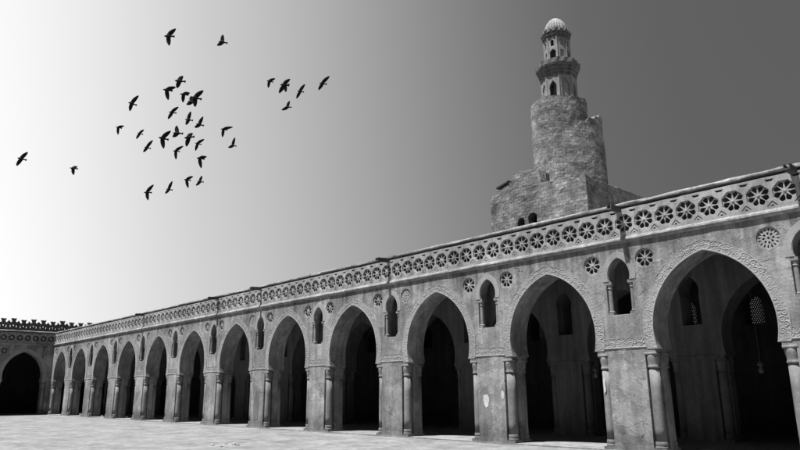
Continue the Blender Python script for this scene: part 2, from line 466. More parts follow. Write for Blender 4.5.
def moulding(name, x0, x1, prof, jit, step=0.35, seed=0):
    n = max(2, int((x1 - x0) / step)); P = []
    for i in range(n + 1):
        x = x0 + (x1 - x0) * i / n; row = []
        for k, (y, z) in enumerate(prof):
            row.append(Vector((x, y + jit * fbm(x * 0.9, k * 0.7, seed), z + jit * fbm(x * 0.9, k * 0.7, seed + 20))))
        P.append(row)
    m = grid_mesh(name, P)
    bm = bmesh.new(); bm.from_mesh(m)
    for x in (x0, x1):
        vs = [v for v in bm.verts if abs(v.co.x - x) < 1e-5]
        try: bm.faces.new(vs)
        except ValueError: pass
    return me_from_bm(name, bm)

def make_column(parent, mat_, loc, proto=[None]):
    key = mat_.name
    d = make_column.protos
    if key not in d:
        s = link('engaged_column', ME_SHAFT.copy(), mat_, parent)
        link('capital', ME_CAPITAL.copy(), mat_, s); link('column_base', ME_BASE.copy(), mat_, s)
        s.location = loc; d[key] = s; return s
    return share('engaged_column', d[key], parent, loc)
make_column.protos = {}

# ------------------------------------------------------------------ an arcade front
def arcade(root, x0, x1, centres, ornate=True, mats=None, spouts=(), windows=True, top=FRIEZE_Z0, pairs=True, floor=-0.2):
    mw, mp, mc, ms = mats
    outline = [(x0, PIER_TOP)]
    for c in centres: outline += arch(c, 28)
    outline += [(x1, PIER_TOP), (x1, top), (x0, top)]
    loops = [outline]
    mids = [c - PITCH / 2 for c in centres] + [centres[-1] + PITCH / 2]
    full = [m for m in mids if m - 1.75 > x0 and m + 1.75 < x1]
    for m in full:
        if windows: loops.append(niche_hole(m) if ornate else [(m - 0.47, 5.38)] + niche_arch(m) + [(m + 0.47, 5.38)])
        if ornate:
            for s in (-1.2, 1.2): loops.append(circle(m + s, 7.6, 0.41, 28))
    if ornate:
        for m in mids:
            if m not in full:
                for s in (-1.2, 1.2):
                    if x0 + 0.5 < m + s < x1 - 0.5: loops.append(circle(m + s, 7.6, 0.41, 28))
    if ornate:
        back = [outline]
        for m in full: back.append([(m - 0.84, 5.15), (m + 0.84, 5.15), (m + 0.84, 8.25), (m - 0.84, 8.25)])
        wm = merge('wall', [(plate('f', loops, 0.52, 0.012), Matrix.Identity(4)), (plate('b', back, WALL_T - 0.522, 0.0), Matrix.Translation((0, 0.522, 0)))])
    else:
        wm = plate('wall', loops, WALL_T, 0.012)
    link('wall', wm, mw, root)
    # piers with a column at each corner
    edges = [x0] + [e for c in centres for e in (c - HALF, c + HALF)] + [x1]
    pm = {}
    for i in range(0, len(edges), 2):
        a, b = edges[i], edges[i + 1]
        n0, n1 = i > 0, i + 2 < len(edges)
        key = (round(b - a, 3), n0, n1)
        if key not in pm: pm[key] = pier_mesh('pier', -(b - a) / 2, (b - a) / 2, n0=n0, n1=n1)
        o = link('pier', pm[key], mp, root); o.location = ((a + b) / 2, 0, 0)
        for e, ok, s in ((a, n0, 1), (b, n1, -1)):
            if ok:
                for y in (0.245, WALL_T - 0.245):
                    make_column(root, mc, (e + s * 0.235, y, 0))
    av = arcade.av
    for c in centres:
        if ornate: o = link('archivolt', av, ms, root); o.location = (c, 0, 0)
    if ornate:
        for i, m in enumerate(mids):
            a = max(m - PITCH / 2 + 2.6, x0); b = min(m + PITCH / 2 - 2.6, x1)
            if b - a > 0.3: link('carved_band', band_mesh('carved_band', a, b, seed=i * 3.3), ms, root)
    if windows and ornate:
        for m in full:
            h = link('niche_window', ME_HOOD if ornate else ME_HOOD, ms, root); h.location = (m, 0, 0)
            for s in (-0.5, 0.5):
                for nm, me in (('colonnette', ME_COLONNETTE), ('colonnette_capital', ME_COLCAP), ('colonnette_base', ME_COLBASE)):
                    q = link(nm, me, None, h); q.location = (s, 0.14, 0)
                    if not me.materials: me.materials.append(mc)
    if not ornate: return
    k = 0
    for m in mids:
        for s in (-1.2, 1.2):
            if x0 + 0.5 < m + s < x1 - 0.5:
                o = link('roundel', ME_ROUNDEL2 if (k * 7) % 5 == 1 else ME_ROUNDEL, None, root)
                if not o.data.materials: o.data.materials.append(M_FRIEZE)
                o.location = (m + s, 0.05, 7.6); o.rotation_euler = (0, random.uniform(-.15, .15), 0); k += 1
                # the drum-shaped hollow behind the medallion is closed at the back
                q = link('backing', ME_BACK, None, o); q.location = (0, 0.40, 0)
                if not q.data.materials: q.data.materials.append(mw)
    loops, cs = frieze_loops(x0, x1)
    fz = link('frieze', plate('frieze', loops, 0.16, 0.006), M_FRIEZE, root)
    for i, cx in enumerate(cs):
        o = link('rosette', ME_ROSETTES[(i * 5 + i // 7) % 7], None, fz)
        if not o.data.materials: o.data.materials.append(M_FRIEZE)
        o.location = (cx, 0.045, 9.20); o.rotation_euler = (0, random.choice((0, math.pi / 4, math.pi / 2)), 0)
    # hollow parapet: back wall and ends
    bm = bmesh.new()
    add_box(bm, x0, x1, 0.78, 0.95, top + 0.002, FRIEZE_Z1)
    add_box(bm, x0 + 0.003, x0 + 0.1, 0.165, 0.775, top + 0.002, FRIEZE_Z1 - 0.01)
    add_box(bm, x1 - 0.1, x1 - 0.003, 0.165, 0.775, top + 0.002, FRIEZE_Z1 - 0.01)
    link('parapet_back', me_from_bm('parapet_back', bm), mw, root)
    link('string_course', moulding('string_course', x0, x1, [(0.002, 8.62), (-0.04, 8.61), (-0.115, 8.53), (-0.125, 8.47), (-0.085, 8.445), (-0.08, 8.41), (-0.04, 8.37), (0.002, 8.35)], 0.016, seed=3), M_COPING, root)
    link('coping', moulding('coping', x0, x1, [(0.40, FRIEZE_Z1 + 0.002), (0.40, 9.92), (-0.02, 9.95), (-0.045, 9.97), (-0.05, 10.01), (-0.03, 10.06), (0.03, 10.09), (0.3, 10.13), (0.97, 10.12), (0.98, FRIEZE_Z1 + 0.002)], 0.03, 0.22, seed=8), M_COPING, root)
    sm = None
    for x, L_ in spouts:
        if sm is None:
            bm = bmesh.new()
            add_box(bm, -0.15, 0.15, -0.95, 0.10, 9.74, 9.80)
            add_box(bm, -0.15, -0.10, -0.95, 0.10, 9.80, 9.96)
            add_box(bm, 0.10, 0.15, -0.95, 0.10, 9.80, 9.96)
            for v in bm.verts: v.co.z -= 0.06 * (0.1 - v.co.y); v.co.x *= 1 - 0.12 * (0.1 - v.co.y)
            sm = me_from_bm('waterspout', bm)
        o = link('waterspout', sm, M_WOOD, root); o.location = (x, -0.1 * (1 - L_), 0.0)
        o.scale = (0.8, L_, 1); o.rotation_euler = (0, random.uniform(-.05, .05), random.uniform(-.06, .06))

arcade.av = archivolt_mesh()

XL = -81.3; XR = 10.6
CENTRES = [-PITCH * i for i in range(11, -2, -1)]          # 13 arches
outer = (M_PLASTER, M_PIER, M_COLUMN, M_STUCCO)
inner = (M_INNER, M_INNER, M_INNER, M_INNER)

long_arcade = thing('courtyard_arcade', 'long sunlit plastered arcade of pointed arches under a frieze of pierced rosettes', 'arcade')
arcade(long_arcade, XL, XR, CENTRES, True, outer,
       spouts=((3.42, 0.9), (-3.58, 0.9), (-17.72, 0.95), (-31.9, 0.9), (-39.0, 0.85), (-53.1, 0.85)))
# roof slab over both aisles, with its beams
bm = bmesh.new(); add_box(bm, -96.0, XR, 0.96, 14.2, 9.42, 9.72)
link('roof', me_from_bm('roof', bm), M_ROOF, long_arcade)
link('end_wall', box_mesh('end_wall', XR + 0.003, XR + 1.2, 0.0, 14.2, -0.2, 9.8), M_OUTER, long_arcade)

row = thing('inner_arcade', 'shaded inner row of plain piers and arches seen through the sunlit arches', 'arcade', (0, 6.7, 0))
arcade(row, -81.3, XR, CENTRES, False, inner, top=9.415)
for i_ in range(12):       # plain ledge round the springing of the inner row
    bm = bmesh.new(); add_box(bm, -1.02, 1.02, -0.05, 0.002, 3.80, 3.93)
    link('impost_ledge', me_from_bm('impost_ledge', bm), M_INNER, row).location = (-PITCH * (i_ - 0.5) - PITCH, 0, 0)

end_arcade = thing('courtyard_arcade', 'shaded arcade across the far left end, crenellated wall rising behind it', 'arcade', (XL, 0, 0), math.radians(90))
EC = [-PITCH * (i + 0.5) + 0.42 for i in range(3, -1, -1)]
arcade(end_arcade, -4 * PITCH - 1.9, -0.003, EC, True, outer)
link('roof', box_mesh('roof', -30, 0.9, 0.96, 13.7, 9.42, 9.72), M_ROOF, end_arcade)
link('end_wall', box_mesh('end_wall', -31.2, -30.2, 0.0, 13.7, -0.2, 9.8), M_OUTER, end_arcade)

# loose patches on the piers
def blob(name, cx, cz, rx, rz, seed, thick=0.012, n=26, sharp=0.35):
    pts = []
    for i in range(n):
        a = 2 * math.pi * i / n
        k = 1 + sharp * fbm(math.cos(a) * 1.4 + seed, math.sin(a) * 1.4, seed * 2.1)
        pts.append((cx + rx * k * math.cos(a), cz + rz * k * math.sin(a)))
    m = plate(name, [pts], thick, 0.003); return m
def patch(cx, cz, rx, rz, seed, m, lab, name='plaster_patch'):
    me = blob(name, cx, cz, rx, rz, seed); me.transform(Matrix.Translation((0, -0.010, 0)))
    o = link(name, me, m, long_arcade); o['label'] = lab; return o
patch(-10.92, 1.93, 0.20, 0.30, 1.7, M_WHITE, 'pale plaster patch on the pier face')
patch(-9.93, 2.20, 0.09, 0.19, 4.2, M_WHITE, 'small pale plaster patch at the pier edge')
patch(-4.60, 2.55, 0.05, 0.32, 6.1, M_WHITE, 'thin chipped pale strip along the pier edge')
pt = [(-32.25, 0.55), (-32.3, 1.6), (-32.2, 2.15), (-31.95, 2.55), (-31.7, 2.15), (-31.6, 1.6), (-31.65, 0.55)]
me = plate('stain_patch', [pt], 0.012, 0.003); me.transform(Matrix.Translation((0, -0.010, 0)))
link('stain_patch', me, M_DARKPATCH, long_arcade)['label'] = 'dark pointed stain on the pier face'

# ------------------------------------------------------------------ outer wall with stucco grilles
def grille_loops(cx):
    a = arch(cx, 8, 0, 0.2, 0.70, 6.75, 6.75)
    return [(cx - 0.5, 5.78)] + a + [(cx + 0.5, 5.78)]
ow = thing('outer_wall', 'high dark back wall behind the arcade with small pierced stucco window grilles', 'wall', (0, 13.0, 0))
gx = [-2.85 + 3.535 * k for k in range(-26, 4)]
bl = bmesh.new()
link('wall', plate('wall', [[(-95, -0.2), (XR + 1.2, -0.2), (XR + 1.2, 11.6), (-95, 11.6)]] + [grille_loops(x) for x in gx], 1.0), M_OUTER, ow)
lp = [[(-0.62, 5.7), (0.62, 5.7), (0.62, 7.6), (-0.62, 7.6)]]
rows = 0
z = 5.86
while z < 7.5:
    xs = [(-0.5 + 0.12 * i + (0.06 if rows % 2 else 0)) for i in range(9)]
    for x in xs:
        if abs(x) < 0.47: lp.append(circle(x, z, 0.026 + 0.012 * ((rows * 3 + int(x * 50)) % 3) / 2, 6, rows))
    z += 0.105; rows += 1
gm = plate('window_grille', lp, 0.08)
for x in gx:
    o = link('window_grille', gm, M_OUTER, ow); o.location = (x, 1.003, 0)

# ------------------------------------------------------------------ crenellated wall at the far left
cw = thing('crenellated_wall', 'dark outer wall topped by a row of openwork figure-shaped merlons, far left', 'wall', (-95.0, 0, 0), math.radians(90))
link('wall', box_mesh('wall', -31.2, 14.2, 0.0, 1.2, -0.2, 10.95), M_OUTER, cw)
def merlon_loops():
    w = 0.64
    half = [(0.64, 0.0), (0.64, 1.66), (0.55, 1.58), (0.46, 1.42), (0.36, 1.38), (0.27, 1.46), (0.20, 1.56), (0.21, 1.68), (0.34, 1.94), (0.24, 1.90), (0.16, 1.98), (0.07, 1.91)]
    out = [(-x, z) for x, z in half] + [(x, z) for x, z in half[::-1]]
    loops = [out, circle(0.0, 1.0, 0.12, 10)]
    for s in (-1, 1): loops.append([(s * 0.28, 0.72), (s * 0.44, 0.70), (s * 0.49, 0.92), (s * 0.42, 1.12), (s * 0.32, 1.05)])
    return loops
mm = plate('merlon', merlon_loops(), 0.45, 0.01)
MERLON_STEP = 1.285
for k in range(-20, 11):
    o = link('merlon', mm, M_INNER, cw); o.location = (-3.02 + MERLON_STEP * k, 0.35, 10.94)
    o.scale = (1, 1, 1 + 0.05 * math.sin(k * 2.3))

# ------------------------------------------------------------------ minaret
AX, AY = -23.05, 27.5
mn = thing('minaret', 'tall stone minaret with square base, round drum and domed octagonal kiosk', 'minaret', (AX, AY, 0))
def W(m): m.transform(Matrix.Translation((-AX, -AY, 0))); return m
# square base: a hollow of thick walls; the lit front has a ragged crown and twin windows
def ragged(x0, x1, z0, z1, amp, seed, step=0.35):
    n = int(abs(x1 - x0) / step); out = []
    for i in range(n + 1):
        x = x0 + (x1 - x0) * i / n
        z = z0 + (z1 - z0) * i / n + amp * fbm(x * 1.1, seed, 0.3, 3)
        out.append((x, z))
        if i < n: out.append((x + (x1 - x0) / n * 0.92, z + amp * 0.15 * random.uniform(-1, 1)))
    return out
FX0, FX1, FY = -28.55, -18.1, 23.0
top_line = [(FX1, 20.35)] + ragged(FX1 - 0.3, -22.6, 20.35, 20.75, 0.12, 5) + ragged(-22.9, -25.7, 22.25, 22.3, 0.25, 2) + ragged(-25.9, -26.3, 21.6, 21.3, 0.2, 8) + ragged(-26.4, FX0 + 0.2, 21.1, 20.7, 0.3, 4) + [(FX0, 20.4)]
def small_arch(cx, w, zb, zt):
    r = w / 2; return [(cx - r, zb)] + [(cx - r * math.cos(math.pi * i / 12), zt - r + r * math.sin(math.pi * i / 12)) for i in range(13)] + [(cx + r, zb)]
front = plate('base_front', [[(FX0, 0), (FX1, 0)] + top_line, small_arch(-25.05, 0.85, 16.6, 18.0), small_arch(-23.75, 0.95, 16.7, 18.25)], 0.95, 0.03)
def rough(m, cuts_len, amp, freq, seed=0, axis=None):
    """break a wall up into a finer mesh and push it in and out"""
    bm = bmesh.new(); bm.from_mesh(m)
    bmesh.ops.triangulate(bm, faces=bm.faces[:])
    for _ in range(5):
        es = [e for e in bm.edges if e.calc_length() > cuts_len]
        if not es: break
        bmesh.ops.subdivide_edges(bm, edges=es, cuts=1)
        bmesh.ops.triangulate(bm, faces=[f for f in bm.faces if len(f.verts) > 4])
    for v in bm.verts:
        p = v.co
        d = Vector((fbm(p.x * freq + seed, p.y * freq, p.z * freq), fbm(p.x * freq, p.y * freq + 31 + seed, p.z * freq), 0.5 * fbm(p.x * freq, p.y * freq, p.z * freq + 57)))
        v.co = p + amp * d
    bm.to_mesh(m); bm.free(); return m
front.transform(Matrix.Translation((0, FY, 0)))
base = link('base', W(rough(front, 0.5, 0.07, 0.9)), M_STONE, mn)
side = plate('base_side', [[(0, 0), (9.6, 0), (9.6, 20.3)] + ragged(9.4, 0.2, 20.5, 20.35, 0.10, 6) + [(0, 20.3)]], 0.95, 0.02)
side.transform(Matrix.Rotation(math.radians(90), 4, 'Z')); side.transform(Matrix.Translation((FX1 - 0.02, FY + 0.96, 0)))
# a plate turned this way keeps its outer face at x = FX1
for v in side.vertices: v.co.x = 2 * (FX1 - 0.02) - v.co.x - 0.0 if False else v.co.x
link('base_side_wall', W(rough(side, 0.6, 0.05, 0.8, 4)), M_STONE, mn)
bm = bmesh.new()
add_box(bm, FX0, FX0 + 0.9, FY + 0.97, 32.6, 0, 20.3)
add_box(bm, FX0 + 0.91, FX1 - 1.2, 31.7, 32.6, 0, 20.3)
link('base_rear_wall', W(me_from_bm('base_rear_wall', bm)), M_STONE, mn)
bm = bmesh.new(); add_box(bm, FX0 + 0.95, FX1 - 1.1, FY + 1.05, 31.65, 19.5, 20.2)
link('base_roof', W(me_from_bm('base_roof', bm)), M_STONE, mn)
bm = bmesh.new(); add_box(bm, -27.7, -26.2, FY - 0.15, FY + 0.5, -0.06, 0.06)
for v in bm.verts: v.co.z += 21.35 + (v.co.x + 27.9) * 0.27 + 0.04
link('timber_beam', W(me_from_bm('timber_beam', bm)), M_WOOD, mn)
# block of the outer stair above the left half
blk = box_mesh('stair_block', -25.6, -22.7, FY + 1.0, 26.0, 20.2, 22.0)
link('stair_block', W(rough(blk, 0.5, 0.12, 0.9, 9)), M_STONE, mn)

def drum(name, cx, cy, prof_r, z0, topf, n=72, rows=26, amp=0.06, seed=0):
    bm = bmesh.new(); rings = []
    for j in range(rows + 1):
        ring = []
        for i in range(n):
            a = 2 * math.pi * i / n; zt = topf(a); z = z0 + (zt - z0) * j / rows
            r = prof_r(z) + amp * fbm(math.cos(a) * 4 + seed, math.sin(a) * 4, z * 0.9)
            ring.append(bm.verts.new((cx + r * math.cos(a), cy + r * math.sin(a), z)))
        rings.append(ring)
    for s, t in zip(rings, rings[1:]):
        for i in range(n): bm.faces.new((s[i], s[(i + 1) % n], t[(i + 1) % n], t[i]))
    c = bm.verts.new((cx, cy, sum(v.co.z for v in rings[-1]) / n))
    # parapet: inner lip then sunken top
    lip = [bm.verts.new((cx + (v.co.x - cx) * 0.86, cy + (v.co.y - cy) * 0.86, v.co.z)) for v in rings[-1]]
    low = [bm.verts.new((v.co.x, v.co.y, z0 + 1.0)) for v in lip]
    for i in range(n):
        j = (i + 1) % n
        bm.faces.new((rings[-1][i], rings[-1][j], lip[j], lip[i])); bm.faces.new((lip[i], lip[j], low[j], low[i]))
    bm.verts.remove(c); bm.faces.new(low)
    return me_from_bm(name, bm)
def ramp_top(a):
    d = math.degrees(a)                          # -150..30 faces the court; the stair climbs to the right and back
    d = (d + 180) % 360 - 180
    steps = 25.1 + 0.36 * math.floor((d + 105) / 14) if d > -105 else 25.1 - 0.01 * (-105 - d)
    return max(23.8, min(steps, 28.0))
link('lower_drum', W(drum('lower_drum', AX + 0.56, AY + 0.36, lambda z: 3.36 + 0.012 * (25 - z), 19.9, ramp_top, seed=2)), M_DRUM, mn)
link('upper_drum', W(drum('upper_drum', AX, AY, lambda z: 2.74, 22.0, lambda a: 29.85 + 0.12 * math.sin(3 * a) + 0.1 * fbm(math.cos(a) * 3, math.sin(a) * 3, 1), seed=5)), M_DRUM, mn)
link('drum_roof', W(me_from_bm('drum_roof', (lambda b: (lathe(b, [(2.45, 29.3), (2.45, 29.6)], 24, AX, AY), b)[1])(bmesh.new()))), M_DRUM, mn)

CAM_ANG = -56.5
def octagon_panels(name, R, z0, z1, t, hole, niche):
    """eight wall panels, every other one pierced"""
    w = 2 * R * math.sin(math.pi / 8); ap = R * math.cos(math.pi / 8)
    items = []
    for k in range(8):
        ang = math.radians(CAM_ANG - 22.5 + 45 * k)
        loops = [[(-w / 2, z0), (w / 2, z0), (w / 2, z1), (-w / 2, z1)]]
        if k % 2 == 0: loops += hole
        else: loops += niche
        m = plate('p', loops, t, 0.0)
        M = Matrix.Rotation(ang + math.pi / 2, 4, 'Z') @ Matrix.Translation((0, -ap, 0))
        items.append((m, M))
        if k % 2 == 1 and niche:
            nb = plate('nb', [[(-w * 0.3, z0 + 0.1), (w * 0.3, z0 + 0.1), (w * 0.3, z1 - 0.1), (-w * 0.3, z1 - 0.1)]], 0.05)
            items.append((nb, M @ Matrix.Translation((0, t * 0.55, 0))))
    # corner colonnettes
    for k in range(8):
        ang = math.radians(CAM_ANG + 45 * k)
        b = bmesh.new(); lathe(b, [(0.075, z0), (0.075, z1)], 8, R * 0.985 * math.cos(ang), R * 0.985 * math.sin(ang))
        items.append((me_from_bm('c', b), Matrix.Identity(4)))
    return merge(name, items)
def keel(cx, w, zb, zt):
    r = w / 2; h = zt - zb
    return [(cx - r, zb), (cx - r, zb + h * 0.62), (cx - r * 1.12, zb + h * 0.70), (cx - r * 0.85, zb + h * 0.84), (cx - r * 0.35, zb + h * 0.93), (cx, zt),
            (cx + r * 0.35, zb + h * 0.93), (cx + r * 0.85, zb + h * 0.84), (cx + r * 1.12, zb + h * 0.70), (cx + r, zb + h * 0.62), (cx + r, zb)]
def octo_prof(bm, prof, lobes=0, amp=0.0, n=64):
    rings = []
    for q, (R, z) in enumerate(prof):
        ring = []
        for i in range(n):
            a = 2 * math.pi * i / n + math.radians(CAM_ANG)
            s = (a - math.radians(CAM_ANG)) % (math.pi / 4) - math.pi / 8
            r = R * math.cos(math.pi / 8) / math.cos(s)
            if lobes and 0 < q < len(prof) - 1: r *= 1 + amp * (1 if (q % 2) else -1) * math.cos(lobes * a)
            ring.append(bm.verts.new((r * math.cos(a), r * math.sin(a), z)))
        rings.append(ring)
    for s, t in zip(rings, rings[1:]):
        for i in range(n): bm.faces.new((s[i], s[(i + 1) % n], t[(i + 1) % n], t[i]))
    bm.faces.new(rings[0][::-1]); bm.faces.new(rings[-1])
R1 = 1.72
k1 = link('lower_kiosk', octagon_panels('lower_kiosk', R1, 29.5, 32.75, 0.22, [keel(0, 0.70, 29.62, 32.1)], [keel(0, 0.74, 29.62, 32.2)]), M_KIOSK, mn)
bm = bmesh.new(); lathe(bm, [(0.5, 29.5), (0.5, 32.8)], 12)
link('stair_core', me_from_bm('stair_core', bm), M_KIOSK, k1)
bm = bmesh.new(); octo_prof(bm, [(R1, 32.55), (R1 + .10, 32.6), (R1 + .06, 32.85), (R1 + .22, 32.95), (R1 + .18, 33.2), (R1 + .36, 33.3), (R1 + .33, 33.5), (R1 + .48, 33.6), (R1 + .47, 33.72), (R1 + 0.5, 33.74), (R1 + .47, 34.22), (R1 + .36, 34.28)], 16, 0.02, 96)
k2 = link('lower_cornice', me_from_bm('lower_cornice', bm), M_CORNICE, mn)
R2 = 1.28
k3 = link('upper_kiosk', octagon_panels('upper_kiosk', R2, 34.05, 36.75, 0.18, [keel(0, 0.62, 34.15, 35.45), keel(0, 0.34, 35.75, 36.5)], [[(-0.2, 34.3), (0.2, 34.3), (0.2, 35.3), (-0.2, 35.3)], keel(0, 0.34, 35.75, 36.5)]), M_KIOSK, mn)
bm = bmesh.new(); octo_prof(bm, [(R2, 36.55), (R2 + .08, 36.62), (R2 + .04, 36.85), (R2 + .18, 36.92), (R2 + .14, 37.15), (R2 + .26, 37.22), (R2 + .25, 37.45), (R2 + .10, 37.5)], 16, 0.035, 96)
k4 = link('upper_cornice', me_from_bm('upper_cornice', bm), M_CORNICE, mn)
# ring of little upright merlons round the foot of the dome
items = []
for k in range(22):
    a = 2 * math.pi * k / 22
    b = bmesh.new(); add_box(b, -0.11, 0.11, -0.07, 0.07, 37.40, 37.78)
    for v in b.verts:
        if v.co.z > 37.6: v.co.x *= 0.55
    items.append((me_from_bm('m', b), Matrix.Rotation(a, 4, 'Z') @ Matrix.Translation((0, -1.30, 0))))
k5 = link('dome_crest', merge('dome_crest', items), M_KIOSK, mn)
bm = bmesh.new()
pr = [(1.08, 37.45), (1.13, 37.72), (1.13, 37.95), (1.06, 38.30), (0.90, 38.65), (0.64, 38.98), (0.34, 39.22), (0.1, 39.34)]
lathe(bm, pr, 96, ribs=24, rib=0.07)
dm = link('dome', me_from_bm('dome', bm), M_DOME, mn)
bm = bmesh.new(); lathe(bm, [(0.03, 39.2), (0.05, 39.32), (0.11, 39.40), (0.05, 39.48), (0.08, 39.56), (0.02, 39.66), (0.015, 39.85)], 10)
link('finial', me_from_bm('finial', bm), M_METAL, dm)

for k_, dz in ((k1, 0), (k2, 0), (k3, 0.28), (k4, 0.33), (k5, 0.33), (dm, 0.33)):
    k_.location = (0.17 + dz * 0.2, 0.11 + dz * 0.13, dz)

# ------------------------------------------------------------------ hanging lamps
def lamp(x, y, z, label):
    t = thing('hanging_lamp', label, 'lamp', (x, y, z), 0, 'lamps hanging in the arcade')
    if not lamp.me:
        b = bmesh.new(); lathe(b, [(0.05, 0.0), (0.12, 0.04), (0.15, 0.12), (0.12, 0.20), (0.07, 0.26), (0.11, 0.36)], 14); lamp.me['glass_bowl'] = me_from_bm('glass_bowl', b)
        b = bmesh.new(); lathe(b, [(0.13, 0.33), (0.14, 0.36), (0.02, 0.50)], 12); lamp.me['lamp_cap'] = me_from_bm('lamp_cap', b)
        b = bmesh.new(); tube(b, [(0, 0, 0.48), (0, 0, 6.6)], 0.009, 5); lamp.me['chain'] = me_from_bm('chain', b)
    link('glass_bowl', lamp.me['glass_bowl'], M_GLASSY, t, True); link('lamp_cap', lamp.me['lamp_cap'], M_METAL, t); c = link('chain', lamp.me['chain'], M_METAL, t)
    c.scale = (1, 1, (9.42 - z) / 6.6)
    t.children[0].scale = t.children[1].scale = (0.75, 0.75, 1)
lamp.me = {}
lamp(0.05, 4.3, 2.98, 'small pale lamp on a chain in the dark of the largest arch, far right')
lamp(-6.73, 3.0, 2.93, 'small lamp on a chain near the right side of the second largest arch')

# ------------------------------------------------------------------ birds
def bird_mesh(H, T, A, B, seed):
    """one skin: lofted body with a wing drawn out of each flank"""
    H, T, A, B = (Vector(p) for p in (H, T, A, B))
    c = H.lerp(T, 0.45)
    ax = (T - H); Lb = ax.length; ax.normalize()
    span = (A - B); span = (span - ax * span.dot(ax)).normalized()
    up = ax.cross(span).normalized()
    prof = [(-0.07, 0.012, 0), (-0.02, 0.05, 0.0), (0.05, 0.095, 0), (0.17, 0.11, 0), (0.32, 0.145, 0), (0.48, 0.15, 0), (0.64, 0.125, 0), (0.78, 0.085, 0), (0.88, 0.095, 1), (1.0, 0.15, 1), (1.08, 0.14, 1)]
    bm = bmesh.new(); rings = []
    for t, r, flat in prof:
        ring = []
        for k in range(8):
            a = math.pi / 8 + k * math.pi / 4
            x, y = math.cos(a), math.sin(a)
            ry = r * (0.16 if flat else 0.95)
            ring.append(bm.verts.new(H + ax * (t * Lb) + span * (x * r * Lb) + up * (y * ry * Lb)))
        rings.append(ring)
    skip = {(i, k) for i in (3, 4, 5) for k in (7, 3)}
    for i in range(len(rings) - 1):
        for k in range(8):
            if (i, k) in skip: continue
            j = (k + 1) % 8
            bm.faces.new((rings[i][k], rings[i][j], rings[i + 1][j], rings[i + 1][k]))
    bm.faces.new(rings[0][::-1]); bm.faces.new(rings[-1])
    rnd = random.Random(seed)
    for k, tip in ((7, A), (3, B)):
        j = (k + 1) % 8
        loop = [rings[i][k] for i in (3, 4, 5, 6)] + [rings[i][j] for i in (6, 5, 4, 3)]
        root = sum((v.co for v in loop), Vector()) / 8
        d = tip - root; Lw = d.length
        bend = ax * (-0.02 * Lw)                 # wrist pushed forward
        ch = 0.38 * Lb + 0.07 * Lw
        prev = loop
        for s, cw_, th in ((0.22, 1.05, 0.05), (0.42, 1.06, 0.04), (0.62, 0.90, 0.03), (0.80, 0.66, 0.022), (0.93, 0.38, 0.016), (1.0, 0.10, 0.01)):
            p = root + d * s + bend * math.sin(math.pi * min(1, s * 1.1)) 
            dn = d.normalized(); cdir = (ax - dn * ax.dot(dn))
            cdir = cdir.normalized() if cdir.length > 0.25 else (ax.cross(dn)).cross(dn).normalized() * -1
            nrm = dn.cross(cdir).normalized()
            # keep the lower-surface order of the root loop
            sgn = 1 if nrm.dot(rings[4][j].co - rings[4][k].co) > 0 else -1
            w = ch * cw_ * 0.5; new = []
            for q, f in enumerate((-1, -0.35, 0.35, 1)):
                new.append(bm.verts.new(p + cdir * (f * w) - nrm * (sgn * th * Lb * (0.4 if abs(f) == 1 else 1))))
            for f in (1, 0.35, -0.35, -1):
                new.append(bm.verts.new(p + cdir * (f * w) + nrm * (sgn * th * Lb * (0.4 if abs(f) == 1 else 1))))
            for q in range(8):
                bm.faces.new((prev[q], prev[(q + 1) % 8], new[(q + 1) % 8], new[q]))
            prev = new
        bm.faces.new(prev)
    m = me_from_bm('bird', bm)
    for p in m.polygons: p.use_smooth = True
    return m, c

